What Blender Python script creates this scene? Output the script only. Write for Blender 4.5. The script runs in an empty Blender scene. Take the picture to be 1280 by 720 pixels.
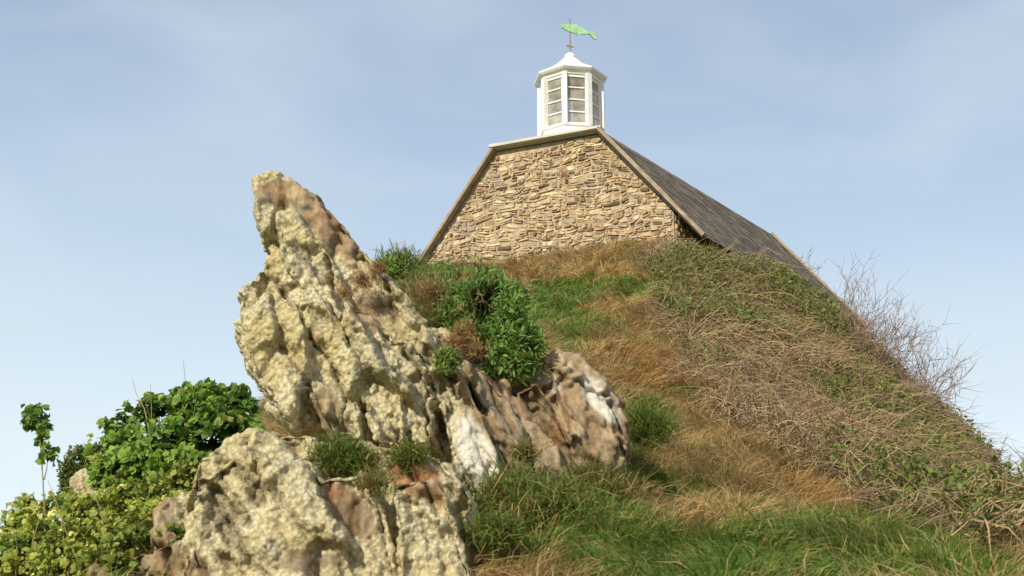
import bpy, math, random
import numpy as np
from mathutils import Vector
random.seed(7); rng=np.random.default_rng(7)
scene=bpy.context.scene
F=1758.0; PITCH=math.radians(18); CP,SP=math.cos(PITCH),math.sin(PITCH); EYE=1.6
# ---------- survey helpers (bearing / elevation / distance -> world) ----------
def W(px,py,Y):
    dx=(px-640)/F; dv=(360-py)/F
    k=Y/(CP-dv*SP)
    return np.array([dx*k, Y, EYE+k*(SP+dv*CP)])
def to_px(P):
    P=np.asarray(P,float); z=P[...,2]-EYE
    d=P[...,1]*CP+z*SP; v=-P[...,1]*SP+z*CP
    d=np.maximum(d,0.05)
    return 640+F*P[...,0]/d, 360-F*v/d
# ---------- noise ----------
def _h(ix,iy,iz,s):
    n=(ix.astype(np.int64)*374761393+iy.astype(np.int64)*668265263+iz.astype(np.int64)*1274126177+s*974711)&0xffffffff
    n=((n^(n>>13))*1274126177)&0xffffffff
    n=((n^(n>>16))*668265263)&0xffffffff
    return ((n^(n>>15))&0xffffff)/float(0xffffff)
def vn(p,s=0):
    f=np.floor(p); t=p-f; t=t*t*(3-2*t); x,y,z=f[:,0],f[:,1],f[:,2]
    r=0
    for a in (0,1):
        for b in (0,1):
            for c in (0,1):
                w=(t[:,0] if a else 1-t[:,0])*(t[:,1] if b else 1-t[:,1])*(t[:,2] if c else 1-t[:,2])
                r=r+w*_h(x+a,y+b,z+c,s)
    return r
def fbm(p,o=4,s=0):
    p=np.asarray(p,float); r=0;a=.5;t=0
    for i in range(o):
        r=r+a*vn(p*(2**i)+i*17.3,s+i); t+=a; a*=.5
    return r/t
def facets(p,s=0,grad=.8):
    """angular blocks: every Voronoi cell gets its own tilted plane"""
    f=np.floor(p); best=np.full(len(p),1e9); second=best.copy(); val=np.zeros(len(p))
    for a in (-1,0,1):
        for b in (-1,0,1):
            for c in (-1,0,1):
                x,y,z=f[:,0]+a,f[:,1]+b,f[:,2]+c
                r=[_h(x,y,z,s+k) for k in range(7)]
                q=np.stack([x+r[0],y+r[1],z+r[2]],1); dd=p-q; d=(dd**2).sum(1)
                g=np.stack([r[3]-.5,r[4]-.5,r[5]-.5],1)*2*grad
                v=(r[6]-.5)+(dd*g).sum(1)
                m=d<best; second=np.where(m,best,np.minimum(second,d)); val=np.where(m,v,val); best=np.where(m,d,best)
    return val,np.sqrt(second)-np.sqrt(best)
def sstep(a,b,x):
    t=np.clip((x-a)/(b-a),0,1); return t*t*(3-2*t)
def norm(v): return v/np.maximum(np.linalg.norm(v,axis=-1,keepdims=True),1e-9)
# ---------- mesh helpers ----------
def tri_mesh(name,V,T,C=None,mat=None,parent=None,smooth=False,extra=None):
    me=bpy.data.meshes.new(name); V=np.asarray(V,np.float32); T=np.asarray(T,np.int32)
    k=T.shape[1]
    me.vertices.add(len(V)); me.vertices.foreach_set("co",V.ravel())
    me.loops.add(T.size); me.loops.foreach_set("vertex_index",T.ravel())
    me.polygons.add(len(T)); me.polygons.foreach_set("loop_start",np.arange(0,T.size,k,dtype=np.int32))
    if smooth: me.polygons.foreach_set("use_smooth",np.ones(len(T),bool))
    me.update(calc_edges=True)
    if C is not None: set_col(me,C)
    ob=bpy.data.objects.new(name,me); scene.collection.objects.link(ob)
    if mat: me.materials.append(mat)
    if parent: ob.parent=parent
    return ob
def set_col(me,C,name="Col"):
    C=np.asarray(C,np.float32)
    if C.shape[1]==3: C=np.hstack([C,np.ones((len(C),1),np.float32)])
    a=me.color_attributes.new(name,'FLOAT_COLOR','POINT'); a.data.foreach_set("color",C.ravel())
def py_mesh(name,V,Fs,mat=None,parent=None,C=None,smooth=False):
    me=bpy.data.meshes.new(name); me.from_pydata([tuple(map(float,v)) for v in V],[],Fs); me.update()
    if C is not None: set_col(me,C)
    if smooth:
        for p in me.polygons: p.use_smooth=True
    ob=bpy.data.objects.new(name,me); scene.collection.objects.link(ob)
    if mat: me.materials.append(mat)
    if parent: ob.parent=parent
    return ob
def empty(name,loc=(0,0,0),parent=None):
    e=bpy.data.objects.new(name,None); scene.collection.objects.link(e); e.empty_display_size=.3
    if parent: e.parent=parent
    return e
class Acc:
    def __init__(s): s.V=[];s.T=[];s.C=[];s.n=0
    def add(s,V,T,C):
        s.V.append(V);s.T.append(T+s.n);s.C.append(C);s.n+=len(V)
    def make(s,name,mat,parent=None):
        return tri_mesh(name,np.vstack(s.V),np.vstack(s.T),np.vstack(s.C),mat,parent)
def blades(acc,P,D,L,w,bend,C):
    N=len(P); side=norm(np.cross(D,norm(rng.normal(size=(N,3)))))
    L=L[:,None]; w=np.broadcast_to(np.asarray(w,float).reshape(-1,1),(N,1))
    mid=P+D*L*.55+bend*L*.22; tip=P+D*L*.92+bend*L*.9
    V=np.stack([P-side*w/2,P+side*w/2,mid-side*w*.4,mid+side*w*.4,tip],1).reshape(-1,3)
    b=np.arange(N)[:,None,None]*5
    T=(np.array([[0,1,3],[0,3,2],[2,3,4]])[None]+b).reshape(-1,3)
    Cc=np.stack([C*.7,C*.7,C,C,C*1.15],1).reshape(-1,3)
    acc.add(V,T,Cc)
def leaves(acc,P,D,Nn,L,w,C,curl=.15):
    N=len(P); D=norm(D); side=norm(np.cross(D,Nn)); Nn=np.cross(side,D)
    L=np.broadcast_to(np.asarray(L,float).reshape(-1,1),(N,1)); w=np.broadcast_to(np.asarray(w,float).reshape(-1,1),(N,1))
    a=P+D*L*.3; b=P+D*L*.68-Nn*L*curl*.4
    V=np.stack([P,a-side*w*.5+Nn*w*.15,a+side*w*.5+Nn*w*.15,a,b-side*w*.42+Nn*w*.1,b+side*w*.42+Nn*w*.1,b,P+D*L-Nn*L*curl],1).reshape(-1,3)
    base=np.arange(N)[:,None,None]*8
    T=(np.array([[0,3,1],[0,2,3],[1,3,6],[1,6,4],[3,2,5],[3,5,6],[4,6,7],[6,5,7]])[None]+base).reshape(-1,3)
    acc.add(V,T,np.repeat(C,8,axis=0))
def lobed(acc,P,D,Nn,L,w,C):
    """palmate leaf = 3 lobes"""
    N=len(P); D=norm(D); side=norm(np.cross(D,Nn)); Nn=np.cross(side,D)
    for a,s in ((0,1.),(.95,.78),(-.95,.78)):
        d=D*math.cos(a)+side*math.sin(a); leaves(acc,P+Nn*.002*(a!=0),d+Nn*rng.normal(size=(N,1))*.12,Nn,L*s,w*.62*s,C,.2)
def strands(acc,Pts,w,C):
    N,K,_=Pts.shape
    t=np.gradient(Pts,axis=1); t=norm(t)
    r=norm(rng.normal(size=(N,1,3))); a=norm(np.cross(t,np.broadcast_to(r,t.shape))); b=np.cross(t,a)
    taper=np.linspace(1,.3,K)[None,:,None]; w=np.broadcast_to(np.asarray(w,float).reshape(-1,1,1),(N,1,1))*.5*taper
    rings=[Pts+w*(math.cos(q)*a+math.sin(q)*b) for q in (0,2.094,4.189)]
    V=np.stack(rings,2).reshape(-1,3)
    base=(np.arange(N)*K*3)[:,None,None,None]+ (np.arange(K-1)*3)[None,:,None,None]
    tri=np.array([[0,1,4],[0,4,3],[1,2,5],[1,5,4],[2,0,3],[2,3,5]])[None,None]
    T=(base+tri).reshape(-1,3)
    acc.add(V,T,np.repeat(C,K*3,axis=0))
# ---------- materials ----------
def mat_new(name):
    m=bpy.data.materials.new(name); m.use_nodes=True; nt=m.node_tree; nt.nodes.clear()
    o=nt.nodes.new('ShaderNodeOutputMaterial'); return m,nt,o
def N(nt,t,**k):
    n=nt.nodes.new(t)
    for a,b in k.items(): setattr(n,a,b)
    return n
def noise(nt,scale,detail=6,rough=.6,vec=None):
    n=N(nt,'ShaderNodeTexNoise'); n.inputs['Scale'].default_value=scale; n.inputs['Detail'].default_value=detail; n.inputs['Roughness'].default_value=rough
    if vec: nt.links.new(vec,n.inputs['Vector'])
    return n
def ramp(nt,src,stops):
    r=N(nt,'ShaderNodeValToRGB'); nt.links.new(src,r.inputs[0])
    e=r.color_ramp.elements
    while len(e)<len(stops): e.new(.5)
    for i,(p,c) in enumerate(stops):
        e[i].position=p; e[i].color=(c if len(c)==4 else (*c,1)) if not isinstance(c,(int,float)) else (c,c,c,1)
    return r
def mix(nt,fac,a,b,bt='MIX'):
    m=N(nt,'ShaderNodeMix',data_type='RGBA',blend_type=bt)
    for i,v in ((0,fac),(6,a),(7,b)):
        if hasattr(v,'is_output'): nt.links.new(v,m.inputs[i])
        else: m.inputs[i].default_value=v if i==0 else (*v,1)
    return m.outputs[2]
def attr_mat(name,rough=.7,transl=0.0,vary=.35,scale=8,bump=0.0,spec=.3):
    m,nt,o=mat_new(name)
    at=N(nt,'ShaderNodeAttribute',attribute_name="Col")
    tc=N(nt,'ShaderNodeTexCoord'); no=noise(nt,scale,5,.65,tc.outputs['Object'])
    rp=ramp(nt,no.outputs['Fac'],[(.25,1-vary),(.75,1+vary*.6)])
    c=mix(nt,1.0,at.outputs['Color'],rp.outputs[0],'MULTIPLY')
    p=N(nt,'ShaderNodeBsdfPrincipled'); p.inputs['Roughness'].default_value=rough; p.inputs['Specular IOR Level'].default_value=spec
    nt.links.new(c,p.inputs['Base Color'])
    if bump:
        b=N(nt,'ShaderNodeBump'); b.inputs['Strength'].default_value=bump; b.inputs['Distance'].default_value=.03
        nt.links.new(no.outputs['Fac'],b.inputs['Height']); nt.links.new(b.outputs[0],p.inputs['Normal'])
    if transl:
        t=N(nt,'ShaderNodeBsdfTranslucent'); nt.links.new(c,t.inputs[0])
        ms=N(nt,'ShaderNodeMixShader'); ms.inputs[0].default_value=transl
        nt.links.new(p.outputs[0],ms.inputs[1]); nt.links.new(t.outputs[0],ms.inputs[2]); nt.links.new(ms.outputs[0],o.inputs[0])
    else: nt.links.new(p.outputs[0],o.inputs[0])
    return m
M_grass=attr_mat('grass_blades',.6,.35,.25,1.5)
M_leaf=attr_mat('leaf',.5,.33,.3,5)
M_twig=attr_mat('twig',.8,0,.3,6)
M_stone=attr_mat('wall_stone',.9,0,.45,9,.6,.15)
M_slate=attr_mat('slate',.75,0,.45,5,.4,.25)
def simple(name,col,rough=.5,vary=.12,scale=6,spec=.4):
    m,nt,o=mat_new(name); tc=N(nt,'ShaderNodeTexCoord'); no=noise(nt,scale,6,.6,tc.outputs['Object'])
    rp=ramp(nt,no.outputs['Fac'],[(.3,tuple(c*(1-vary) for c in col)),(.7,tuple(min(1,c*(1+vary*.5)) for c in col))])
    p=N(nt,'ShaderNodeBsdfPrincipled'); p.inputs['Roughness'].default_value=rough; p.inputs['Specular IOR Level'].default_value=spec
    nt.links.new(rp.outputs[0],p.inputs['Base Color']); nt.links.new(p.outputs[0],o.inputs[0])
    b=N(nt,'ShaderNodeBump'); b.inputs['Strength'].default_value=.15; b.inputs['Distance'].default_value=.01
    nt.links.new(no.outputs['Fac'],b.inputs['Height']); nt.links.new(b.outputs[0],p.inputs['Normal'])
    return m
M_white=simple('white_paint',(.8,.79,.77),.45,.08)
M_mortar=simple('mortar',(.44,.34,.215),.95,.4,6,.1)
M_coping=simple('coping_stone',(.34,.27,.19),.9,.35,5,.1)
M_lead=simple('lead_flashing',(.50,.47,.42),.6,.2,3)
M_patina=simple('patina_copper',(.36,.62,.33),.6,.3,8)
M_iron=simple('weathered_iron',(.25,.2,.15),.7,.2,8)
M_wood=simple('inner_boards',(.30,.24,.17),.8,.25,4)
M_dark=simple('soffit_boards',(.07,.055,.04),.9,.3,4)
# ================= TERRAIN =================
ctl=[ # bearing px, py, distance
 (540,338,33.5),(650,347,32.4),(780,304,31.3),(860,334,30.6),(720,324,31.5),
 (700,395,24),(640,350,31),(600,400,24),(750,500,15.5),(760,440,19),(620,470,14.5),(850,605,12),(800,545,13.2),
 (1000,735,8.3),(850,735,8.3),(700,735,8.3),(1270,740,8.3),(1150,665,11.5),(980,640,11.5),
 (870,334,27.5),(960,352,26),(1050,425,24.5),(1120,520,22.5),(1190,602,20.5),(1280,650,18.5),(1450,740,16),(910,338,28.5),
 (900,430,21.5),(820,385,23.5),(1000,505,19.5),(1080,590,16),(940,545,15.5),
 (700,625,10.3),(620,655,9.6),(500,800,9.0),(400,820,9.0),(250,800,8.8),(150,775,8.6),
 (500,352,30),(440,400,28),(380,470,27),(320,540,26),(240,640,25),
 (520,450,15.5),(420,560,14.5),(330,610,13.5),(230,640,14),(120,700,12.5),(20,745,12),(-100,770,12),(100,740,18),(0,790,22),
 (620,480,12.8),(540,500,12.6),
]
cx=[];cz=[]
for a,b,c in ctl:
    p=W(a,b,c); cx.append((p[0],p[1])); cz.append(p[2])
for (x,y,z) in [(0,0,0),(-4,0,0),(4,0,0),(-8,2,0),(8,2,0),(0,3.5,.35),(3,3.5,.4),(-3,3.5,.3),(0,-8,0),(12,8,0.6),(-12,8,.3),
  (10.5,22,2.4),(9.5,27,5.5),(10.5,33,7.6),(12,38,8.0),(6,40,10.2),(0,40,10.5),(-5,38,9),(-9,30,4),(-12,22,1.5),(16,30,3),(18,40,3),(4,50,9),(-8,50,5),(16,50,4),
  (0,75,0),(30,60,0),(-30,60,0),(30,30,0),(-28,30,0),(28,5,0),(-25,8,0),(0,-25,0),(25,-20,0),(-25,-20,0),(4.5,36,10.8),(8,35,9.8),(7.5,30,8.8)]:
    cx.append((x,y)); cz.append(z)
cx=np.array(cx);cz=np.array(cz); CC=1.2
def kern(A,B): return np.sqrt(((A[:,None]-B[None])**2).sum(-1)+CC*CC)
K=kern(cx,cx); n_=len(cx); Pm=np.hstack([np.ones((n_,1))])
A_=np.zeros((n_+1,n_+1)); A_[:n_,:n_]=K-np.eye(n_)*.03; A_[:n_,n_:]=Pm; A_[n_:,:n_]=Pm.T
sol=np.linalg.solve(A_,np.append(cz,0))
def H(x,y):
    q=np.stack([np.ravel(x),np.ravel(y)],1); out=np.zeros(len(q))
    for i in range(0,len(q),40000):
        c=q[i:i+40000]; out[i:i+40000]=kern(c,cx)@sol[:-1]+sol[-1]
    r=np.hypot(q[:,0]-2,q[:,1]-22); m=1-sstep(40,62,r)
    p3=np.hstack([q,np.zeros((len(q),1))])
    d=(fbm(p3*.8,4,5)-.5)*.55+(fbm(p3*3.1,3,9)-.5)*.22
    d*=sstep(4,9,q[:,1])*.9+.1
    return (out+d)*m+ -0.2*(1-m)
def Hn(x,y):
    e=.15; z=H(x,y); zx=H(x+e,y); zy=H(x,y+e)
    return z,norm(np.stack([-(zx-z)/e,-(zy-z)/e,np.ones_like(z)],1))
def inpoly(px,py,poly):
    r=np.zeros(px.shape,bool); n=len(poly)
    for i in range(n):
        x1,y1=poly[i];x2,y2=poly[(i+1)%n]
        c=((y1>py)!=(y2>py))&(px<(x2-x1)*(py-y1)/((y2-y1) or 1e-9)+x1); r^=c
    return r
BR=[(800,335),(870,280),(960,280),(1050,340),(1130,440),(1200,530),(1300,580),(2600,900),(2600,1400),(1330,745),(1230,690),(1130,650),(1030,620),(960,580),(900,520),(850,450),(815,400)]
GR=[(740,410,42,15,1.1),(803,530,36,28,1.3),(690,640,90,48,1.0),(860,700,150,34,1.1),(760,650,60,30,.5),(1120,680,85,45,1.1),(1190,700,80,30,.8),(790,362,50,14,.6),(745,357,30,12,.6),(690,385,45,20,.7),(900,345,60,22,.6),
    (860,405,60,18,.8),(1090,440,35,50,.5),(960,650,70,22,.6),(510,340,40,25,1),(700,365,25,12,.7),(830,330,40,12,.6),(700,440,40,18,.4),(1000,690,60,20,.5)]
DR=[(770,455,40,35,.35),(880,570,90,40,.45),(960,650,50,16,.4),(880,660,60,12,.3)]
def vegmap(P):
    px,py=to_px(P)
    jx=px+(fbm(P*.9,3,21)-.5)*90; jy=py+(fbm(P*.9,3,22)-.5)*70
    br=inpoly(jx,jy,BR).astype(float)
    g=np.zeros(len(P))
    for x,y,a,b,s in GR: g+=s*np.exp(-((px-x)/a)**2-((py-y)/b)**2)
    for x,y,a,b,s in DR: g-=s*np.exp(-((px-x)/a)**2-((py-y)/b)**2)
    g=np.clip(g,-.6,1.1)+(fbm(P*1.3,5,31)-.5)*2.0+.12
    g=np.where(px<330,g+.6,g)
    return px,py,br,sstep(.22,.55,g)
TAN=np.array([.58,.44,.20]);TAN2=np.array([.44,.28,.11]);GREEN=np.array([.10,.19,.03]);GREEN2=np.array([.26,.31,.06]);BRN=np.array([.20,.13,.06]);MAUVE=np.array([.24,.16,.11])
u=np.linspace(-1,1,460); ax=2+22*u+ 1400*np.sign(u)*np.abs(u)**15
v=np.linspace(-1,1,460); ay=20+26*v+1500*np.sign(v)*np.abs(v)**15
gx,gy=np.meshgrid(ax,ay); gz=H(gx,gy).reshape(gx.shape)
TV=np.stack([gx.ravel(),gy.ravel(),gz.ravel()],1); n=460
i=np.arange(n-1)[None]+np.arange(n-1)[:,None]*n; i=i.ravel(); TF=np.stack([i,i+1,i+n+1,i+n],1)
px,py,br,g=vegmap(TV); nz=fbm(TV*2.5,4,77)[:,None]
c=TAN2*.7*(1-g[:,None])+GREEN*.8*g[:,None]; c=np.where(br[:,None]>.5,BRN*.75,c)*(0.5+nz)
M_ground=attr_mat('hill_ground',.95,0,.5,12,.8,.1)
tri_mesh('hillside_ground',TV,TF,c,M_ground,smooth=True)
# ================= GRASS =================
acc=Acc()
def scatter(nb,x0,x1,y0,y1):
    x=rng.uniform(x0,x1,nb); y=rng.uniform(y0,y1,nb); z,nn=Hn(x,y); return np.stack([x,y,z],1),nn
def grass(nb,box,L0,L1,w,keepbr=.15):
    P,nn=scatter(nb,*box); px,py,br,g=vegmap(P)
    dens=fbm(P*3.5,2,55)
    keep=((br<.5)|(rng.random(nb)<keepbr))&(px>-300)&(px<1700)&(rng.random(nb)<.40+dens)
    P=P[keep];nn=nn[keep];g=g[keep];k=len(P)
    isg=rng.random(k)<g*.78+.13
    t=rng.random((k,1))
    col=np.where(isg[:,None],GREEN*(1-t)+GREEN2*t,TAN*(1-t)+TAN2*t)*rng.uniform(.7,1.25,(k,1))
    redd=(fbm(P*.7,3,88)>.56)&~isg; col[redd]*=np.array([.95,.78,.68])
    clump=fbm(P*np.array([1.9,1.9,0]),3,61)
    lean=np.stack([np.cos(clump*14),np.sin(clump*14)*.6-.5,np.zeros(k)],1)
    D=norm(np.array([0,0,1.])*.9+lean*.45+nn*.2+rng.normal(size=(k,3))*.33)
    L=rng.uniform(L0,L1,k)*(.35+1.3*clump)*np.where(isg,.85,1.1)
    bend=lean*.5+np.array([0,0,-.45])+rng.normal(size=(k,3))*.2
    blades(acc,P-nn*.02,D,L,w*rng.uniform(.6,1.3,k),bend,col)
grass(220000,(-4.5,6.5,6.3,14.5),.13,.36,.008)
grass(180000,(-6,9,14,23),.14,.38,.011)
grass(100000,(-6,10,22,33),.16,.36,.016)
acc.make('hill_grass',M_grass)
# ================= BRAMBLES =================
acc=Acc(); accL=Acc()
def thk(P):
    t=.10+.65*fbm(P*.6,3,14)
    return t*(1-.7*np.exp(-((P[:,0]-3.9)/1.3)**2-((P[:,1]-29.5)/2.5)**2))
P,nn=scatter(150000,-1,14,7.5,32); px,py,br,g=vegmap(P)
k=(br>.5)&(px<1600); P=P[k];nn=nn[k]; k=len(P)
sel=rng.random(k)<np.clip(fbm(P*.8,3,12)*1.6-.15,.15,1); P=P[sel];nn=nn[sel]
P=P[:30000]; nn=nn[:30000]; k=len(P)
base=P+nn*(rng.random((k,1))*thk(P)[:,None]*.75)
ang=(fbm(P*.5,2,15)*5-.8)+rng.normal(size=k)*.7
D=norm(np.stack([np.cos(ang),-.3-.5*rng.random(k),.2+.35*np.sin(ang)+rng.normal(size=k)*.35],1))
L=(rng.uniform(.3,.9,k)*np.where((P[:,1]>27.5)&(P[:,0]<5.2),.5,1))[:,None]
ts=np.linspace(0,1,5)
side=rng.normal(size=(k,3))*.12
Pts=np.stack([base+D*L*t+np.array([0,0,-.42])*L*t*t+side*math.sin(t*5)*.5 for t in ts],1)
tt=rng.random((k,1)); col=np.where(rng.random((k,1))<.66,np.array([.54,.42,.23])*(1-tt)+np.array([.38,.26,.14])*tt,np.array([.24,.15,.09])*(1-tt)+MAUVE*tt)
strands(acc,Pts,rng.uniform(.009,.018,k),col)
P,nn=scatter(260000,-1,14,7.5,32); px,py,br,g=vegmap(P)
gm=fbm(P*.75,3,41)
gg=np.zeros(len(P))
for x,y,a,b,s in [(890,335,70,30,.4),(860,400,60,25,.4),(1090,450,45,70,.45),(1180,570,50,50,.4),(960,350,70,30,.3),(1120,670,120,50,.3),(1000,560,60,20,-.1),(940,450,60,30,-.1),(1080,610,80,25,.2),(1000,420,70,30,.2),(900,470,40,20,.2)]:
    gg+=s*np.exp(-((px-x)/a)**2-((py-y)/b)**2)
k=(br>.5)&(px<1600)&(gm+gg*.8+rng.normal(size=len(P))*.03>.545); P=P[k];nn=nn[k];k=len(P); print('bramble leaves',k)
Q=P+nn*(thk(P)*rng.uniform(.35,1.1,k))[:,None]
tt=rng.random((k,1)); col=(np.array([.09,.16,.02])*(1-tt)+np.array([.26,.30,.06])*tt)*rng.uniform(.6,1.2,(k,1))
leaves(accL,Q,norm(rng.normal(size=(k,3))+nn*.4),norm(nn+rng.normal(size=(k,3))*.5),rng.uniform(.045,.09,k),rng.uniform(.028,.05,k),col)
e=empty('bramble_thicket'); acc.make('stems',M_twig,e); accL.make('leaves',M_leaf,e)
def branchy(acc,base,direc,length,depth,w,col):
    segs=[]
    def rec(p,d,l,dep,w):
        pts=[p]; q=p.copy(); dd=d.copy()
        for i in range(4):
            dd=norm((dd+rng.normal(size=3)*.14+np.array([0,0,.02]))[None])[0]; q=q+dd*l/4; pts.append(q.copy())
            if dep>0 and i>0:
                for _ in range(rng.integers(1,3)):
                    nd=norm((dd+rng.normal(size=3)*.55)[None])[0]; rec(q.copy(),nd,l*rng.uniform(.4,.7),dep-1,w*.65)
        segs.append((pts,w))
    rec(np.array(base,float),norm(np.array([direc],float))[0],length,depth,w)
    Pt=np.array([s[0] for s in segs]); ww=np.array([s[1] for s in segs])
    strands(acc,Pt,ww,np.tile(col,(len(Pt),1))*rng.uniform(.7,1.2,(len(Pt),1)))
def shrub_at(name,lst,mat=M_twig):
    a=Acc()
    for (x,y,Y,dx,dz,l) in lst:
        b=W(x,y,Y); b[2]=H(np.array([b[0]]),np.array([b[1]]))[0]+.02
        branchy(a,b,(dx,rng.normal()*.2,dz),l,2,.02,np.array([.30,.20,.14]))
    a.make(name,mat)
lst=[]
for i in range(75):
    t=rng.random()**.8; x=1035+t*120; y=400+t*150
    lst.append((x,y,24.3-t*2.2,rng.uniform(-.1,.9),rng.uniform(.5,1.1),rng.uniform(.5,1.15)))
for i in range(3): lst.append((975+rng.uniform(0,30),330,25.8,rng.uniform(.1,.5),1,rng.uniform(.5,.8)))
shrub_at('bare_hawthorn_shrub',lst)
lst=[]
for i in range(30):
    t=rng.random(); lst.append((1190+t*130,600+t*50,20.3-t*1.5,rng.uniform(-.3,.6),1,rng.uniform(.3,.65)))
shrub_at('bare_hawthorn_shrub.001',lst)
# ================= ROCK =================
def prism(poly,Y,th,shrink=.86,lean=.0,skew=0.0):
    n=len(poly); F0=np.array([W(a,b,Y) for a,b in poly]); c=F0.mean(0); zz=F0[:,2:3]-c[2]; xx=F0[:,0:1]-c[0]
    off=np.hstack([np.zeros((n,1)),zz*lean+xx*skew,np.zeros((n,1))])
    fr=c+(F0-c)*shrink; fr[:,1]=Y-th*.5; m1=F0.copy(); m1[:,1]=Y-th*.22; m2=F0.copy(); m2[:,1]=Y+th*.25; bk=c+(F0-c)*shrink; bk[:,1]=Y+th*.5
    V=np.vstack([fr+off,m1+off,m2+off,bk+off]); Fs=[list(range(n)),list(range(3*n,4*n))[::-1]]
    for k in range(3):
        for i in range(n):
            j=(i+1)%n; Fs.append([k*n+i,(k+1)*n+i,(k+1)*n+j,k*n+j])
    return V,Fs
pieces=[
 # main blade and its flanking plates
 ([(325,234),(345,229),(385,245),(430,285),(462,325),(500,375),(540,430),(560,500),(540,560),(470,575),(420,560),(368,545),(340,515),(322,480),(308,430),(312,390),(342,354),(348,335),(330,285)],10.55,.9,.95,.15,.15),
 ([(348,272),(368,266),(420,330),(452,400),(425,430),(385,380),(356,330)],10.25,.5,.88,.15,.3),
 ([(308,405),(346,368),(382,400),(396,470),(374,540),(346,514),(326,486)],10.05,.7,.92,.1,-.2),
 ([(372,392),(410,380),(446,452),(458,560),(420,556),(392,500)],10.1,.6,.92,.1,.2),
 ([(436,392),(470,398),(500,452),(512,572),(478,574),(452,500)],10.18,.6,.92,.1,.25),
 ([(486,420),(515,440),(545,500),(548,560),(520,575),(502,500)],10.3,.6,.9,.1,.3),
 # plinth blocks
 ([(252,640),(266,592),(328,560),(400,565),(470,573),(560,592),(598,640),(602,740),(600,860),(244,860)],9.95,1.4,.95,.1,0),
 ([(256,606),(318,570),(356,588),(350,680),(330,860),(246,860)],9.35,.8,.95,.1,-.15),
 ([(346,586),(398,582),(426,640),(436,740),(436,860),(336,860)],9.28,.7,.95,.1,.15),
 ([(414,604),(458,592),(486,640),(508,740),(512,860),(436,860)],9.45,.8,.93,.1,.3),
 ([(494,612),(548,604),(574,650),(594,720),(596,860),(520,860)],9.42,.8,.93,.1,.2),
 # right-hand shelving slabs
 ([(480,388),(540,420),(590,428),(640,472),(664,560),(642,640),(610,720),(560,640),(515,560),(480,480)],10.85,.8,.93,.25,.2),
 ([(536,462),(572,462),(604,520),(630,600),(618,680),(590,650),(566,570)],10.3,.5,.92,.2,.3),
 ([(578,456),(606,462),(650,530),(668,600),(650,650),(630,600),(604,520)],10.6,.5,.92,.25,.3),
 ([(600,444),(660,474),(695,442),(722,452),(744,474),(774,514),(784,565),(772,608),(700,655),(620,680),(590,560)],11.15,.9,.97,.3,.15),
 ([(644,490),(668,478),(706,540),(724,600),(718,650),(690,655),(670,600)],10.75,.5,.93,.25,.3),
 ([(684,464),(720,464),(758,516),(772,570),(756,612),(724,600),(708,540)],10.85,.5,.95,.25,.3),
 # left toe
 ([(200,644),(228,620),(258,626),(280,680),(290,860),(196,860)],10.3,.7,.85,.1,0),
 ([(130,716),(165,700),(205,690),(250,676),(285,700),(285,880),(120,880)],9.9,.7,.9,.1,0),
]
RV=[];RF=[];o=0
for p in pieces:
    V,Fs=prism(*p); RV.append(V); RF+= [[i+o for i in f] for f in Fs]; o+=len(V)
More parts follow.
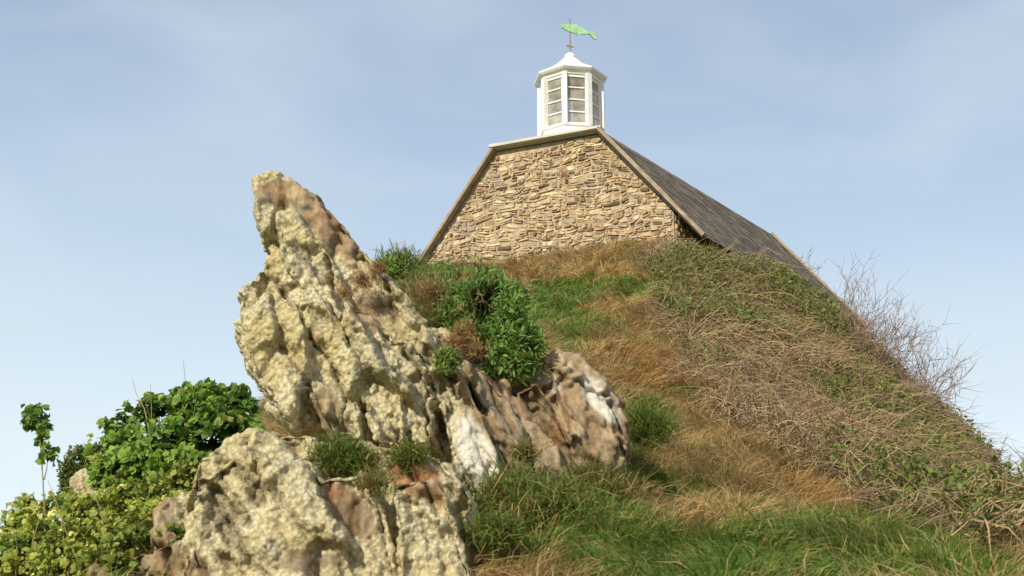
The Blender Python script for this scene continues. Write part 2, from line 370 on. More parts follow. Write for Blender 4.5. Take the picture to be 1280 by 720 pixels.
def make_rock(name,RV,RF,voxel,attrf,mat,amp=1.0,seed=0):
    ob=py_mesh(name+'_tmp',RV,RF)
    import bmesh
    bm=bmesh.new(); bm.from_mesh(ob.data); bmesh.ops.recalc_face_normals(bm,faces=bm.faces); bm.to_mesh(ob.data); bm.free()
    m=ob.modifiers.new('r','REMESH'); m.mode='VOXEL'; m.voxel_size=voxel; m.adaptivity=0
    s=ob.modifiers.new('s','SMOOTH'); s.factor=.5; s.iterations=6
    dg=bpy.context.evaluated_depsgraph_get(); me=bpy.data.meshes.new_from_object(ob.evaluated_get(dg))
    bpy.data.objects.remove(ob)
    n=len(me.vertices); co=np.empty(n*3,np.float32); me.vertices.foreach_get('co',co); co=co.reshape(-1,3).astype(float)
    ed=np.empty(len(me.edges)*2,np.int32); me.edges.foreach_get('vertices',ed); ea,eb=ed[0::2],ed[1::2]
    deg=np.bincount(ea,minlength=n)+np.bincount(eb,minlength=n); deg=np.maximum(deg,1)
    def blur(x,it):
        for _ in range(it):
            s_=np.bincount(ea,weights=x[eb],minlength=n)+np.bincount(eb,weights=x[ea],minlength=n); x=.35*x+.65*s_/deg
        return x
    def nrm(k=0):
        me.vertices.foreach_set('co',co.astype(np.float32).ravel()); me.update(); q=np.empty(n*3,np.float32); me.vertices.foreach_get('normal',q); q=q.reshape(-1,3).astype(float)
        if k: q=norm(np.stack([blur(q[:,j],k) for j in range(3)],1))
        return q
    nr=nrm(12)
    B=np.array([[.88,.25,.42],[-.42,0,.90],[.2,-.97,.1]]); B/=np.linalg.norm(B,axis=1,keepdims=True)
    # plates are cut in the (across-bed, along-bed) plane only, so faces stay flat and do not balloon
    q=co@B.T; q[:,2]*=.25; wob=(fbm(co*1.2,3,seed+3)-.5); w3=np.stack([fbm(co*2.2,4,seed+k)-.5 for k in (31,32,33)],1)
    v1,e1=facets(q*np.array([2.3,.95,1.0])+w3*.45,seed+40,.5)
    v2,e2=facets(q*np.array([5.5,2.4,2.0])+w3*.8,seed+60,.55)
    v3,e3=facets(q*np.array([14.,7.,5.])+w3*1.4,seed+80,.6)
    crack=np.abs(fbm(q*np.array([2.8,.40,.6])+w3*.4+wob[:,None]*.8+9,4,seed+5)-.5); crack=-np.exp(-(crack/.012)**2)
    c1=-np.exp(-(e1/.06)**2); c2=-np.exp(-(e2/.06)**2)
    front=sstep(.15,.75,-nr[:,1])
    d=blur(v1*.19,4)+blur(v2*.085,2)+blur(v3*.035,1)+blur(crack*.10+c1*.05+c2*.02,1)+(fbm(co*2.2,3,seed+9)-.5)*.10
    co[:,1]-=d*front*amp
    co+=nr*((1-front)*(blur(v1*.05+v2*.04+v3*.025,2)))[:,None]*amp
    nr=nrm(2)
    fine=fbm(co*8,5,seed+10)-.5
    co+=nr*(fine*.060*amp)[:,None]; nr=nrm(2)
    A=attrf(co,nr); li=A[:,0]
    lump=fbm(co*28,3,seed+11)
    co+=nr*(li*(sstep(.38,.66,lump)-.3)*.018)[:,None]
    nrm()
    set_col(me,A,'Rock')
    A2=np.stack([sstep(.42,.7,lump)*li,np.clip(.5+v2*.7,0,1),np.clip(blur(-crack*1.1-c1*.6-c2*.25,1),0,1)],1); set_col(me,A2,'Relief')
    me.polygons.foreach_set('use_smooth',np.ones(len(me.polygons),bool))
    ob=bpy.data.objects.new(name,me); scene.collection.objects.link(ob); me.materials.clear(); me.materials.append(mat)
    print(name,'verts',n)
    return ob
def rock_mat():
    m,nt,o=mat_new('lichen_rock'); L=nt.links.new
    at=N(nt,'ShaderNodeAttribute',attribute_name='Rock'); sx=N(nt,'ShaderNodeSeparateColor'); L(at.outputs['Color'],sx.inputs[0])
    a2=N(nt,'ShaderNodeAttribute',attribute_name='Relief'); s2=N(nt,'ShaderNodeSeparateColor'); L(a2.outputs['Color'],s2.inputs[0])
    tc=N(nt,'ShaderNodeTexCoord'); ob=tc.outputs['Object']
    mp=N(nt,'ShaderNodeMapping'); mp.inputs['Rotation'].default_value=(0,math.radians(25),0); mp.inputs['Scale'].default_value=(5,1.5,.9); L(ob,mp.inputs[0])
    n1=noise(nt,1.8,9,.65,mp.outputs[0]); n2=noise(nt,1.3,6,.6,ob); n3=noise(nt,22,8,.75,ob); n6=noise(nt,4.5,6,.65,ob)
    c=ramp(nt,n1.outputs['Fac'],[(.30,(.15,.10,.055)),(.44,(.29,.20,.115)),(.56,(.38,.285,.17)),(.72,(.50,.40,.27))]).outputs[0]
    c=mix(nt,ramp(nt,n6.outputs['Fac'],[(.46,0),(.62,.6)]).outputs[0],c,(.31,.275,.20))
    vb=ramp(nt,s2.outputs[1],[(.2,.85),(.8,1.15)]).outputs[0]; c=mix(nt,1.0,c,vb,'MULTIPLY')
    red=ramp(nt,n2.outputs['Fac'],[(.44,0),(.58,.8)]).outputs[0]
    mr=N(nt,'ShaderNodeMath',operation='MULTIPLY'); L(red,mr.inputs[0]); L(sx.outputs[2],mr.inputs[1])
    c=mix(nt,mr.outputs[0],c,(.41,.195,.085))
    c=mix(nt,1.0,c,ramp(nt,n3.outputs['Fac'],[(.3,.65),(.7,1.3)]).outputs[0],'MULTIPLY')
    vo=N(nt,'ShaderNodeTexVoronoi'); vo.inputs['Scale'].default_value=30; L(ob,vo.inputs['Vector'])
    n4=noise(nt,8,10,.82,ob)
    ad=N(nt,'ShaderNodeMath',operation='MULTIPLY_ADD'); L(s2.outputs[0],ad.inputs[0]); ad.inputs[1].default_value=.2; L(n4.outputs['Fac'],ad.inputs[2])
    wl=N(nt,'ShaderNodeMath',operation='MULTIPLY_ADD'); L(sx.outputs[0],wl.inputs[0]); wl.inputs[1].default_value=.68; wl.inputs[2].default_value=.32
    ml=N(nt,'ShaderNodeMath',operation='MULTIPLY'); L(ad.outputs[0],ml.inputs[0]); L(wl.outputs[0],ml.inputs[1])
    lm=ramp(nt,ml.outputs[0],[(.31,0),(.39,1)]).outputs[0]
    lc=ramp(nt,vo.outputs['Distance'],[(.0,(.76,.70,.49)),(.4,(.65,.58,.38)),(.8,(.42,.35,.20))]).outputs[0]
    n5=noise(nt,2.2,6,.7,ob); lc=mix(nt,ramp(nt,n5.outputs['Fac'],[(.47,0),(.62,.7)]).outputs[0],lc,(.55,.45,.21))
    lc=mix(nt,1.0,lc,ramp(nt,n3.outputs['Fac'],[(.3,.70),(.65,1.12)]).outputs[0],'MULTIPLY')
    c=mix(nt,lm,c,lc)
    n7=noise(nt,14,8,.8,ob)
    qf=N(nt,'ShaderNodeMath',operation='MULTIPLY'); L(sx.outputs[1],qf.inputs[0]); L(ramp(nt,n7.outputs['Fac'],[(.32,.3),(.44,1)]).outputs[0],qf.inputs[1])
    c=mix(nt,qf.outputs[0],c,ramp(nt,n3.outputs['Fac'],[(.3,(.56,.51,.41)),(.7,(.76,.73,.64))]).outputs[0])
    dk=N(nt,'ShaderNodeMath',operation='MULTIPLY'); L(s2.outputs[2],dk.inputs[0]); dk.inputs[1].default_value=.55
    c=mix(nt,dk.outputs[0],c,(.09,.06,.035))
    p=N(nt,'ShaderNodeBsdfPrincipled'); p.inputs['Roughness'].default_value=.9; p.inputs['Specular IOR Level'].default_value=.15; L(c,p.inputs['Base Color'])
    b=N(nt,'ShaderNodeBump'); b.inputs['Strength'].default_value=.8; b.inputs['Distance'].default_value=.035; L(n1.outputs['Fac'],b.inputs['Height'])
    b2=N(nt,'ShaderNodeBump'); b2.inputs['Strength'].default_value=.8; b2.inputs['Distance'].default_value=.018; L(n3.outputs['Fac'],b2.inputs['Height']); L(b.outputs[0],b2.inputs['Normal'])
    b3=N(nt,'ShaderNodeBump',invert=True); b3.inputs['Distance'].default_value=.012; L(vo.outputs['Distance'],b3.inputs['Height']); L(lm,b3.inputs['Strength']); L(b2.outputs[0],b3.inputs['Normal'])
    L(b3.outputs[0],p.inputs['Normal']); L(p.outputs[0],o.inputs[0]); return m
M_rock=rock_mat()
def rock_attr(co,nr):
    px,py=to_px(co); nz=fbm(co*2.8,5,91)
    jx=px+(nz-.5)*120
    li=(1-sstep(505,600,jx-(py-400)*.22))*sstep(190,245,jx+(nz-.5)*60)
    def el(x,y,a,b,r=0):
        dx=px-x;dy=py-y;c,s=math.cos(r),math.sin(r); u=(dx*c+dy*s)/a; v=(-dx*s+dy*c)/b
        return np.exp(-(u*u+v*v)**1.5)
    bare=el(418,288,65,24,.9)+el(460,390,34,36)*.8+el(440,640,55,26,.9)+el(520,600,42,28,.7)+el(350,243,32,18)+el(385,700,50,20)*.8+el(410,505,20,40)*.7
    li=np.clip(li-bare*1.1+(nz-.5)*1.4*(li>.02)+.10*(li>.1),0,1)
    e2=(fbm(co*5,4,17)-.5)*.9
    def sh(x,y,a,b,r):
        dx=px-x;dy=py-y;c,s=math.cos(r),math.sin(r); u=(dx*c+dy*s)/a; v=(-dx*s+dy*c)/b; return 1-sstep(.7,1.1,np.sqrt(u*u+v*v)+e2)
    qz=np.clip(sh(597,568,64,25,1.15)+sh(750,497,38,17,.95)+.5*sh(690,480,20,10,.9),0,1)
    rd=np.clip(el(450,640,90,60)+el(520,600,60,50)+el(420,300,60,60)*.8+el(350,250,40,40)*.6+el(690,550,20,20)+el(400,520,40,40)*.6+.12,0,1)
    return np.stack([li,qz,rd],1)
make_rock('rock_outcrop',np.vstack(RV),RF,.0155,rock_attr,M_rock)
def small_rock(name,poly,Y,th,seed,li):
    V,Fs=prism(poly,Y,th,.8,.1)
    def af(co,nr):
        nz=fbm(co*2.6,4,91+seed); return np.stack([np.clip(li+(nz-.5)*1.6,0,1),nz*0,nz*.3],1)
    make_rock(name,V,Fs,.02,af,M_rock,.4,seed)
small_rock('boulder',[(92,605),(103,592),(118,586),(132,592),(140,606),(138,640),(90,640)],13.2,.5,40,.5)
# ================= LEAFY PLANTS =================
def blob_leaves(acc,blobs,n,size,wr,c0,c1,seed=0,gap=.42,gf=5,nout=.8,narrow=False,per=1,core=.5,lobes=False):
    B=[(W(a,b,Y),r*Y*1.04/F) for a,b,Y,r in blobs]
    ctr=np.array([b[0] for b in B]); R=np.array([b[1] for b in B])
    idx=rng.choice(len(B),n,p=R**2/np.sum(R**2))
    d=norm(rng.normal(size=(n,3))); bump=.75+.6*fbm(d*2.2+idx[:,None]*3.1,2,seed+40); rad=R[idx]*rng.uniform(core,1.08,n)*bump
    P=ctr[idx]+d*rad[:,None]
    k=fbm(P*gf,3,seed)>gap; P=P[k];d=d[k];rr=(rad/R[idx]/bump)[k]
    if per>1:
        P=np.repeat(P,per,0); d=np.repeat(d,per,0); rr=np.repeat(rr,per); P=P+rng.normal(size=P.shape)*size*.35
    m=len(P); tt=np.clip(fbm(P*3,3,seed+5)[:,None]*1.6-.3+rng.normal(size=(m,1))*.2,0,1)
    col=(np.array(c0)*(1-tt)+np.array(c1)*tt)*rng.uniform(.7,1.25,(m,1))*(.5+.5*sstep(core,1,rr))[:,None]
    D=norm(d*.8+rng.normal(size=(m,3))*.7+np.array([0,0,.25])); Nn=norm(d*nout+np.array([-.1,-.35,.5])+rng.normal(size=(m,3))*.42)
    s_=size*rng.uniform(.5,1.25,m); fn=lobed if lobes else leaves
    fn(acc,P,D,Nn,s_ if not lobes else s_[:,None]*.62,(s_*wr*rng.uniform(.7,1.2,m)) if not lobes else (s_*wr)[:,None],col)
def stems(acc,blobs,base,w=.02,col=(.12,.14,.05),n=3):
    for a,b,Y,r in blobs:
        c=W(a,b,Y)
        for _ in range(n):
            tip=c+rng.normal(size=3)*r*Y/F*.5; b0=np.array(base)+rng.normal(size=3)*np.array([.1,.1,0]); m1=(b0+tip)/2+rng.normal(size=3)*.08
            t=np.linspace(0,1,6)[:,None]; pts=(1-t)**2*b0+2*t*(1-t)*m1+t*t*tip
            strands(acc,pts[None],np.array([w]),np.array([col]))
def plant(name,blobs,base,specs,sw=.02,ns=3,scol=(.12,.14,.05)):
    e=empty(name); a=Acc()
    for s in specs: blob_leaves(a,blobs,**s)
    a.make('leaves',M_leaf,e); b=Acc(); stems(b,blobs,base,sw,scol,ns); b.make('stems',M_twig,e)
def gb(px,py,Y):
    p=W(px,py,Y); p[2]=min(p[2],H(np.array([p[0]]),np.array([p[1]]))[0]); return p
mal=[(150,568,13,34),(200,532,13.2,34),(250,512,13,28),(290,512,13.1,24),(270,548,12.8,38),(210,573,12.7,42),(150,592,12.7,30),(303,545,12.9,24),(138,542,13.2,18),(240,597,12.5,36),(185,508,13.3,14),(225,505,13.3,16),(265,493,13.2,12),(296,496,13.2,11),(160,520,13.3,12)]
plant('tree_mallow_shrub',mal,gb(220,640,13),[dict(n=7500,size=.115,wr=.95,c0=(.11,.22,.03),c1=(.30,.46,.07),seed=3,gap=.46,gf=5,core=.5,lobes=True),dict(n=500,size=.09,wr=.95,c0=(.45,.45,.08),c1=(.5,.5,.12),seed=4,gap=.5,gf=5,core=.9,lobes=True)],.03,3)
alx=[(30,665,11,32),(70,645,11.3,26),(110,652,11,34),(150,632,11.2,28),(60,690,10.6,44),(125,680,10.5,34),(180,660,10.8,30),(20,710,10.4,40),(80,720,10.2,34),(215,640,11.2,24),(35,632,11.5,12),(190,615,11.6,22),(85,622,11.5,10)]
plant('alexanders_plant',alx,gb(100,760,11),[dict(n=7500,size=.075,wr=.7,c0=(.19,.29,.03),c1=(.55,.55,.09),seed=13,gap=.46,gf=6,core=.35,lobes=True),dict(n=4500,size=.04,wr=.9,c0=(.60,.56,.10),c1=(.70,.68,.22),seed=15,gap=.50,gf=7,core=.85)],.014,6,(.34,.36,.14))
hed=[(120,592,14.5,34),(95,600,14.5,16)]
plant('rounded_hedge_bush',hed,gb(120,660,14.5),[dict(n=6000,size=.045,wr=.6,c0=(.08,.12,.015),c1=(.16,.19,.04),seed=23,gap=.2,core=.75)],.02,3)
low=[(258,640,10.5,18),(165,682,9.9,16),(215,672,9.75,14),(235,600,11.5,20),(150,712,9.5,16),(200,722,9.4,12),(120,705,9.6,18),(240,690,9.5,8),(180,660,10.2,16),(140,690,9.7,14)]
plant('ivy_patch',low,gb(210,760,10.4),[dict(n=4600,size=.055,wr=.8,c0=(.13,.20,.025),c1=(.38,.38,.07),seed=33,gap=.45,core=.4)],.01,3)
e=empty('young_sycamore_sapling'); a=Acc(); b0=gb(58,760,10.8)
top=W(46,518,10.8); mid=W(58,600,10.8)
t=np.linspace(0,1,8)[:,None]; strands(a,((1-t)**2*b0+2*t*(1-t)*mid+t*t*top)[None],np.array([.022]),np.array([[.25,.2,.1]]))
strands(a,np.array([[W(55,600,10.8),W(58,588,10.8),W(60,575,10.8)]]),np.array([.012]),np.array([[.25,.2,.1]]))
a.make('stem',M_twig,e); a=Acc()
blob_leaves(a,[(42,520,10.8,14),(52,533,10.8,9),(36,528,10.8,8),(60,568,10.8,11),(52,548,10.8,6)],230,.095,.9,(.14,.26,.04),(.32,.48,.08),seed=7,gap=.35,core=.3,lobes=True); a.make('leaves',M_leaf,e)
a=Acc(); ss=[]
for (x0,y0,x1,y1,Y) in [(186,505,165,472,12.9),(190,510,188,480,12.9),(232,495,229,450,13),(150,700,112,600,10.2),(95,700,60,600,10.4),(110,690,75,640,10.4),(30,710,52,640,10.3),(20,720,18,660,10.2)]:
    p0=W(x0,y0+30,Y);p1=W(x1,y1,Y); ss.append([p0,(p0*2+p1)/3+rng.normal(size=3)*.015,(p0+2*p1)/3+rng.normal(size=3)*.015,p1])
strands(a,np.array(ss),np.full(len(ss),.013),np.tile([.42,.34,.2],(len(ss),1))); a.make('dead_flower_stalks',M_twig)
jun=[(586,350,11.4,26),(562,372,11.3,22),(548,395,11.3,16),(575,398,11.1,26),(606,378,10.95,32),(636,402,10.8,26),(628,436,10.7,28),(600,425,10.8,28),(655,430,10.7,20),(668,456,10.6,15),(594,332,11.5,15),(614,340,11.4,14),(640,372,11.2,16),(645,458,10.6,13),(580,432,10.75,14)]
plant('gorse_bush',jun,gb(604,480,11.8),[dict(n=5600,size=.07,wr=.22,c0=(.08,.17,.03),c1=(.26,.44,.08),seed=43,gap=.47,gf=5,core=.35,per=6),dict(n=450,size=.07,wr=.16,c0=(.32,.20,.08),c1=(.45,.32,.12),seed=48,gap=.5,gf=4,core=.5,per=5)],.022,5,(.28,.14,.07))
j2=[(500,345,12.2,22),(525,350,12.2,18),(480,340,12.1,14),(515,385,11.7,16),(545,400,11.5,18),(520,412,11.2,12),(558,450,10.0,13)]
plant('gorse_bush.001',j2,gb(520,480,12),[dict(n=1800,size=.05,wr=.25,c0=(.09,.18,.025),c1=(.28,.40,.07),seed=53,gap=.45,gf=7,core=.3,per=6)],.012,3)
red=[(580,416,10.45,16),(566,430,10.4,10),(452,350,10.05,14),(430,366,9.9,10),(472,337,10.2,9),(690,550,10.3,9),(594,436,10.4,10)]
plant('sea_thrift_clump',red,gb(560,480,11.5),[dict(n=1100,size=.035,wr=.12,c0=(.34,.15,.06),c1=(.45,.30,.10),seed=63,gap=.45,core=.1,per=5)],.006,1,(.2,.1,.05))
def tuft(name,lst):
    acc=Acc()
    for (x,y,Y,r,n,L,gr) in lst:
        c=W(x,y,Y); R=r*Y/F*1.04
        P=c+rng.normal(size=(n,3))*np.array([R*.5,R*.35,R*.28]); t=rng.random((n,1))
        isg=rng.random((n,1))<gr
        col=np.where(isg,GREEN*(1-t)+GREEN2*t,TAN*(1-t)+TAN2*t)*rng.uniform(.7,1.2,(n,1))
        D=norm(rng.normal(size=(n,3))*.45+np.array([0,-.25,.9])); blades(acc,P,D,rng.uniform(.5,1,n)*L,.008,rng.normal(size=(n,3))*.35+np.array([0,-.2,-.5]),col)
    acc.make(name,M_grass)
tuft('grass_tuft',[(425,572,9.3,30,2000,.13,.9),(510,572,9.3,20,1000,.11,.9),(468,605,9.05,22,400,.11,.5),(455,575,9.3,18,300,.09,.8)])
tuft('grass_tuft.001',[(545,385,11.3,30,1800,.30,.15),(535,410,11.1,28,1000,.25,.5),(520,365,11.9,22,600,.22,.4),(500,330,12.3,26,900,.16,.8)])
tuft('grass_tuft.002',[(803,540,12.6,34,1800,.26,.95),(640,620,10.0,40,1400,.24,.75),(690,640,9.8,50,2000,.26,.8),(655,570,10.2,14,400,.2,.4),(740,612,10.6,40,1300,.24,.6),(620,670,9.3,30,1000,.22,.85)])
# ================= CHAPEL =================
chapel=empty('stone_chapel')
ztop=15.96
A=np.array([2.18,31.9]); wd=np.array([-.92,.39]); wd/=np.linalg.norm(wd); wn=np.array([wd[1],-wd[0]]) ; wn=-wn if wn[1]>0 else wn
rd=np.array([5.42,7.3]); RL=float(np.linalg.norm(rd)); rd/=RL
tL,tR,zE,zB=4.80,-2.22,13.22,9.5
kR=(ztop-zE)/(0-tR); kL=(ztop-zE)/(tL-2.8); eo=.35
tW=-1.80; zW=ztop+tW*kR       # right wall stands inboard of the deep eave
def P3(t,z,out=0,back=0):
    q=A+wd*t+wn*out+rd*back; return np.array([q[0],q[1],z])
outline=[(0,ztop),(2.8,ztop),(tL,zE),(tL,zB),(tW,zB),(tW,zW)]
V=[P3(t,z) for t,z in outline]+[P3(t,z,0,RL) for t,z in outline]
n=6; Fs=[list(range(6)),list(range(6,12))[::-1]]+[[i,i+6,(i+1)%6+6,(i+1)%6] for i in (2,3,4)]
py_mesh('wall_core',V,Fs,M_mortar,chapel)
def slope_lim(z):
    a=tW if z<zW else -(ztop-z)/kR
    b=tL if z<zE else 2.8+(ztop-z)/kL
    return a,b
SV=[];SF=[];SC=[]
pal=np.array([[.56,.43,.27],[.66,.53,.35],[.49,.35,.22],[.38,.255,.15],[.60,.48,.33],[.50,.41,.31],[.22,.15,.10],[.70,.58,.40],[.55,.38,.23],[.40,.33,.25]])
def wave(t,z): return .055*math.sin(t*1.3+z*2.1)+.035*math.sin(t*3.7-z*3.3+1)+.02*math.sin(t*8.1+z*5)
def stone(fn,t0,t1,z0,z1,d):
    """irregular rounded rubble stone: 8-gon outline with an inset raised face"""
    b=len(SV); g=.012; tm,zm=(t0+t1)/2,(z0+z1)/2; hw,hh=(t1-t0)/2-g,(z1-z0)/2-g*.7
    cut=random.uniform(.25,.8); co_=random.uniform(.08,.4)
    prof=[(-1,-1+cut),(-1+co_,-1),(1-co_*random.uniform(.4,1.6),-1),(1,-1+cut*random.uniform(.5,1.4)),(1,1-cut),(1-co_,1),(-1+co_*random.uniform(.4,1.6),1),(-1,1-cut*random.uniform(.5,1.4))]
    sk_=random.uniform(-.4,.4)*hh
    pts=[(tm+x*hw+random.uniform(-.016,.016),zm+y*hh+x*sk_+random.uniform(-.011,.011)) for x,y in prof]
    for (t,z) in pts: SV.append(fn(t,z+wave(t,zm),-.02))
    tilt=random.uniform(-.02,.02)
    for (t,z),(x,y) in zip(pts,prof):
        SV.append(fn(tm+(t-tm)*(1-.018/max(hw,.03)),zm+(z-zm)*.8+wave(t,zm),d+tilt*x+random.uniform(-.006,.006)))
    SF.append([b+8+i for i in range(8)])
    for i in range(8): SF.append([b+i,b+(i+1)%8,b+8+(i+1)%8,b+8+i])
    c=pal[random.randrange(10)]*random.uniform(.70,1.12)
    SC.extend([c]*16)
def course(fn,lim,z0,z1s,lo=.045,hi=.15):
    z=z0; rd_=lambda:random.uniform(.004,.05)
    while z<z1s-.04:
        h=random.uniform(lo,hi); h=min(h,z1s-z)
        a,b=lim(z+h); a+=.02;b-=.02; t=a-random.uniform(0,.2)
        while t<b:
            l=random.uniform(.08,.34)*(1.5 if random.random()<.15 else 1); t1=min(t+l,b)
            if t1-max(t,a)>.05:
                tt=max(t,a)
                if h>.085 and random.random()<.45:
                    m=z+h*random.uniform(.38,.62); mt=tt+(t1-tt)*random.uniform(.3,.7)
                    stone(fn,tt,t1,z,m,rd_())
                    if t1-tt>.22 : stone(fn,tt,mt,m,z+h,rd_()); stone(fn,mt,t1,m,z+h,rd_())
                    else: stone(fn,tt,t1,m,z+h,rd_())
                else: stone(fn,tt,t1,z,z+h,rd_())
            t+=l
        z+=h
course(lambda t,z,o:P3(t,z,o),slope_lim,10.6,ztop-.09)
course(lambda t,z,o:P3(t,z,-o,RL),slope_lim,10.2,ztop-.09,.12,.24)
def side_fn(t0,s):
    q=A+wd*t0
    def f(u,z,o):
        p=q+rd*u - wd*o*s; return np.array([p[0],p[1],z])
    return f
course(side_fn(tW,1),lambda z:(.0,RL),10.2,zW-.1,.10,.2)
course(side_fn(tL,-1),lambda z:(.0,RL),10.2,zE-.1,.10,.2)
ob=py_mesh('wall_stones',SV,SF,M_stone,chapel,np.array(SC))
def slab(name,pts,th,mat,nrm_=None):
    pts=[np.array(p,float) for p in pts]; nn=np.cross(pts[1]-pts[0],pts[2]-pts[0]); nn/=np.linalg.norm(nn)
    if nn[2]<0: nn=-nn
    V=pts+[p+nn*th for p in pts]; k=len(pts)
    Fs=[list(range(k)),list(range(k,2*k))]+[[i,(i+1)%k,(i+1)%k+k,i+k] for i in range(k)]
    ob=py_mesh(name,V,Fs,mat,chapel)
    import bmesh
    bm=bmesh.new(); bm.from_mesh(ob.data); bmesh.ops.recalc_face_normals(bm,faces=bm.faces); bm.to_mesh(ob.data); bm.free()
    return ob
ov=.22
R0,R1=P3(0,ztop+.02,0,-ov),P3(0,ztop+.02,0,RL+.15); R3,R2=P3(tR-eo,zE-eo*kR+.02,0,-ov),P3(tR-eo,zE-eo*kR+.02,0,RL+.15)
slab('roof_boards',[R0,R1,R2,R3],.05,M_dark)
L0,L1=P3(2.8,ztop+.02,0,-ov*.6),P3(2.8,ztop+.02,0,RL+.15); L3,L2=P3(tL+.18,zE-.18*kL+.02,0,-ov*.6),P3(tL+.18,zE-.18*kL+.02,0,RL+.15)
slab('roof_boards_far',[L0,L1,L2,L3],.05,M_wood)
slab('roof_top',[P3(-.02,ztop+.03,0,-.1),P3(2.82,ztop+.03,0,-.1),P3(2.82,ztop+.03,0,RL+.1),P3(-.02,ztop+.03,0,RL+.1)],.07,M_lead)
SV=[];SF=[];SC=[]
def slates(a,b,c,nu,nv):
    U=b-a;Vd=c-a; nn=np.cross(U,Vd); nn/=np.linalg.norm(nn); nn=nn if nn[2]>0 else -nn
    for j in range(nv):
        i=-.5*(j%2)
        while i<nu:
            w=random.uniform(.8,1.25); i1=min(i+w,nu); i0=max(i,0)
            if i1-i0>.15:
                u0,u1=i0/nu+.0007,i1/nu-.0007; v0,v1=j/nv-.01,(j+1)/nv+.012+random.uniform(-.004,.006); k=len(SV)
                for (u_,v_,h) in ((u0,v0,.056),(u1,v0,.056),(u1,v1,.066),(u0,v1,.066)): SV.append(a+U*u_+Vd*v_+nn*h)
                for (u_,v_,h) in ((u0,v0,.066),(u1,v0,.066),(u1,v1,.078),(u0,v1,.078)): SV.append(a+U*u_+Vd*v_+nn*(h+random.uniform(0,.006)))
                for f in ([4,5,6,7],[0,1,5,4],[1,2,6,5],[2,3,7,6],[3,0,4,7],[3,2,1,0]): SF.append([k+q for q in f])
                cc=np.array(random.choice([(.17,.135,.09),(.135,.11,.085),(.21,.165,.11),(.12,.095,.07)]))*random.uniform(.8,1.2); SC.extend([cc]*8)
            i+=w
slates(R0,R1,R3,34,17); slates(L0,L1,L3,34,13)
py_mesh('roof_slates',SV,SF,M_slate,chapel,np.array(SC))
def beam(name,p,q,w,h,mat,parent=chapel,up=(0,0,1)):
    p=np.array(p,float);q=np.array(q,float);d=(q-p)/np.linalg.norm(q-p); s=np.cross(d,up); s/=np.linalg.norm(s); u_=np.cross(s,d)
    V=[]; K=max(2,int(np.linalg.norm(q-p)/.45)+1)
    for i in range(K):
        c=p+(q-p)*i/(K-1); jj=[random.uniform(-.012,.012) if w>.1 else 0 for _ in range(4)]
        V+= [c+s*(w/2+jj[0])-u_*h/2,c+s*(w/2+jj[1])+u_*(h/2+jj[1]),c-s*(w/2)+u_*(h/2+jj[2]),c-s*(w/2)-u_*h/2]
    Fs=[[0,1,2,3],[4*K-1,4*K-2,4*K-3,4*K-4]]
    for i in range(K-1):
        for a in range(4):
            b=(a+1)%4; Fs.append([4*i+a,4*i+4+a,4*i+4+b,4*i+b])
    return py_mesh(name,V,Fs,mat,parent)
beam('verge_coping',P3(-.02,ztop+.08,.22),P3(tR-eo,zE-eo*kR+.08,.22),.12,.09,M_coping)
beam('verge_coping_left',P3(2.82,ztop+.05,.13),P3(tL+.2,zE-.2*kL+.05,.13),.20,.07,M_coping)
beam('verge_coping_back',P3(-.02,ztop+.12,0,RL+.2),P3(tR-eo,zE-eo*kR+.12,0,RL+.2),.20,.10,M_coping)
beam('top_flashing',P3(-.1,ztop+.10,.12),P3(2.9,ztop+.08,.12),.28,.07,M_lead)
# lantern
lc=A+wd*1.03-wn*.72; LX,LY=lc; zb=ztop+.12
lantern=empty('lantern',parent=chapel)
to_cam=math.atan2(-LY,-LX); rot=to_cam+math.radians(12)
def ring8(r,z,n=8): return [np.array([LX+r*math.cos(rot+math.pi/n+2*math.pi*i/n),LY+r*math.sin(rot+math.pi/n+2*math.pi*i/n),z]) for i in range(n)]
def lathe(name,prof,mat,n=8,cap=True):
    V=[];Fs=[]
    for r,z in prof: V+=ring8(r,z,n)
    for k in range(len(prof)-1):
        for i in range(n): Fs.append([k*n+i,k*n+(i+1)%n,(k+1)*n+(i+1)%n,(k+1)*n+i])
    if cap: Fs.append(list(range(n))[::-1]); Fs.append([ (len(prof)-1)*n+i for i in range(n)])
    return py_mesh(name,V,Fs,mat,lantern)
RC=.80
hz0,hz1=zb+.30,zb+1.72
lathe('base_plinth',[(RC+.12,zb-.05),(RC+.12,zb+.05),(RC+.04,zb+.10),(RC+.03,zb+.24),(RC+.07,zb+.26),(RC+.07,zb+.31),(RC-.05,zb+.32)],M_white)
lathe('cornice',[(RC-.06,hz1-.02),(RC+.02,hz1-.02),(RC+.04,hz1+.03),(RC+.12,hz1+.07),(RC+.17,hz1+.12),(RC+.17,hz1+.16)],M_white)
z=hz1+.162
lathe('ogee_cap',[(RC+.14,z),(RC+.06,z+.06),(RC-.08,z+.15),(RC-.24,z+.25),(RC-.38,z+.36),(RC-.50,z+.48),(.22,z+.57),(.15,z+.62),(.17,z+.66),(.14,z+.72),(.06,z+.77),(.035,z+.80)],M_white)
mg,nt,o=mat_new('old_window_glass')
p=N(nt,'ShaderNodeBsdfPrincipled'); p.inputs['Base Color'].default_value=(.46,.43,.36,1); p.inputs['Roughness'].default_value=.08
tr=N(nt,'ShaderNodeBsdfTransparent'); tc=N(nt,'ShaderNodeTexCoord'); no=noise(nt,2.0,3,.5,tc.outputs['Object']); rp=ramp(nt,no.outputs['Fac'],[(.38,.25),(.62,.85)])
ms=N(nt,'ShaderNodeMixShader'); nt.links.new(rp.outputs[0],ms.inputs[0]); nt.links.new(p.outputs[0],ms.inputs[2]); nt.links.new(tr.outputs[0],ms.inputs[1]); nt.links.new(ms.outputs[0],o.inputs[0])
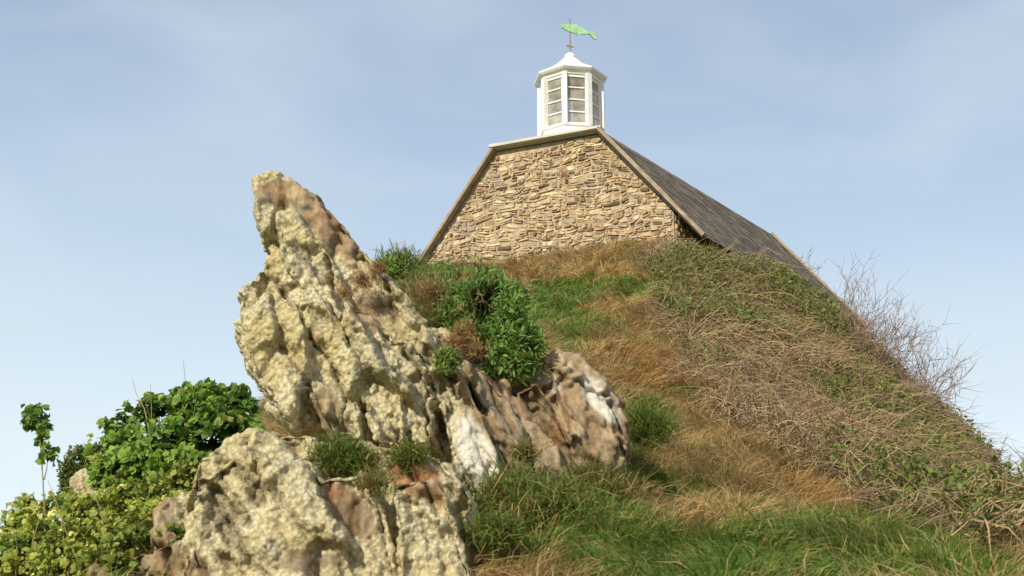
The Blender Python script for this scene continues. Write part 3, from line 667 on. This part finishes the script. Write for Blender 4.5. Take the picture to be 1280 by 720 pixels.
lo=ring8(RC,hz0);hi=ring8(RC,hz1); gl=ring8(RC-.05,hz0); gh=ring8(RC-.05,hz1)
GV=[];GF=[]
for i in range(8):
    j=(i+1)%8
    beam('corner_post_%d'%i,lo[i],hi[i],.13,.13,M_white,lantern,up=(LX-lo[i][0],LY-lo[i][1],0.001))
    inw=np.array([LX,LY,0])-np.array([(lo[i][0]+lo[j][0])/2,(lo[i][1]+lo[j][1])/2,0]); inw/=np.linalg.norm(inw)
    for k in range(5):
        zz=hz0+.03+(hz1-hz0-.08)*k/4; a=lo[i].copy();b=lo[j].copy();a[2]=b[2]=zz; a+=inw*.03;b+=inw*.03
        beam('glazing_bar_%d_%d'%(i,k),a,b,.03,.032 if k in(1,2,3) else .08,M_white,lantern)
    b=len(GV); GV+=[gl[i],gl[j],gh[j],gh[i]]; GF.append([b,b+1,b+2,b+3])
py_mesh('glass_panes',GV,GF,mg,lantern)
lathe('inner_floor',[(RC-.1,hz0-.1),(RC-.1,hz0-.02)],M_wood)
lathe('inner_ceiling',[(RC-.1,hz1-.04),(RC-.1,hz1+.02)],M_wood)
# weather vane
vane=empty('fish_weather_vane'); vz=z+.78
def rod(name,p,q,r,mat,par): return beam(name,p,q,r,r,mat,par,up=(0.3,.9,.1))
rod('spindle',(LX,LY,vz),(LX,LY,vz+1.02),.035,M_iron,vane)
ar=np.array([.96,.28,0])
rod('cross_arm',np.array([LX,LY,vz+.2])-ar*.09,np.array([LX,LY,vz+.2])+ar*.09,.03,M_iron,vane)
fz=vz+.68
fish=[(-.42,.03),(-.36,.09),(-.25,.13),(-.08,.15),(-.02,.20),(.06,.15),(.22,.11),(.34,.06),(.46,.13),(.50,.12),(.47,.03),(.52,-.10),(.47,-.10),(.34,.0),(.22,-.03),(.10,-.07),(.05,-.13),(0,-.08),(-.15,-.09),(-.30,-.06),(-.39,-.02)]
V=[];nrmv=np.array([-.28,.96,0])
tilt=-.14
for s in (-1,1):
    for (a_,b_) in fish:
        V.append(np.array([LX,LY,fz])+ar*(a_*1.05+.18)+np.array([0,0,b_+a_*tilt])+nrmv*s*.022)
k=len(fish); Fs=[list(range(k)),list(range(k,2*k))[::-1]]+[[i,i+k,(i+1)%k+k,(i+1)%k] for i in range(k)]
py_mesh('fish_plate',V,Fs,M_patina,vane)
# ================= LIGHT / SKY / CAMERA =================
sd=Vector((-.46,-.74,.50)).normalized()
sun=bpy.data.lights.new('sun','SUN'); sun.energy=4.9; sun.angle=math.radians(.5); sun.color=(1,.91,.73)
so=bpy.data.objects.new('sun',sun); scene.collection.objects.link(so); so.rotation_euler=sd.to_track_quat('Z','Y').to_euler(); so.location=(-30,-30,40)
w=bpy.data.worlds.new('World'); scene.world=w; w.use_nodes=True; nt=w.node_tree; nt.nodes.clear(); L=nt.links.new
o=N(nt,'ShaderNodeOutputWorld'); bg=N(nt,'ShaderNodeBackground'); bg.inputs[1].default_value=.125; L(bg.outputs[0],o.inputs[0])
sk=N(nt,'ShaderNodeTexSky',sky_type='NISHITA'); sk.sun_disc=False; sk.sun_elevation=math.asin(sd.z); sk.sun_rotation=math.atan2(sd.x,sd.y); sk.dust_density=1.5; sk.air_density=1.0
tc=N(nt,'ShaderNodeTexCoord'); sep=N(nt,'ShaderNodeSeparateXYZ'); L(tc.outputs['Generated'],sep.inputs[0])
mp=N(nt,'ShaderNodeMapping'); mp.inputs['Scale'].default_value=(1.6,1.6,4.0); mp.inputs['Rotation'].default_value=(0,.25,0); L(tc.outputs['Generated'],mp.inputs[0])
n1=noise(nt,2.2,7,.5,mp.outputs[0]); n1.inputs['Distortion'].default_value=.4
haze=ramp(nt,sep.outputs[2],[(.05,(7.4,8.4,8.7)),(.20,(6.7,7.9,8.4)),(.32,(4.6,5.8,7.1)),(.50,(3.1,3.95,5.4))])
c=mix(nt,.88,sk.outputs[0],haze.outputs[0])
cl=ramp(nt,n1.outputs['Fac'],[(.42,0),(.72,.5)])
c=mix(nt,cl.outputs[0],c,(5.7,6.4,7.1)); L(c,bg.inputs[0])
cam=bpy.data.cameras.new('camera'); co=bpy.data.objects.new('camera',cam); scene.collection.objects.link(co)
co.location=(0,0,EYE); co.rotation_euler=(math.radians(90)+PITCH,0,0); cam.sensor_width=36; cam.lens=36*F/1280; cam.clip_end=5000; cam.clip_start=.1
cam.dof.use_dof=True; cam.dof.focus_distance=26; cam.dof.aperture_fstop=4.5
scene.camera=co
scene.view_settings.view_transform='Standard'; scene.view_settings.look='None'; scene.view_settings.exposure=0
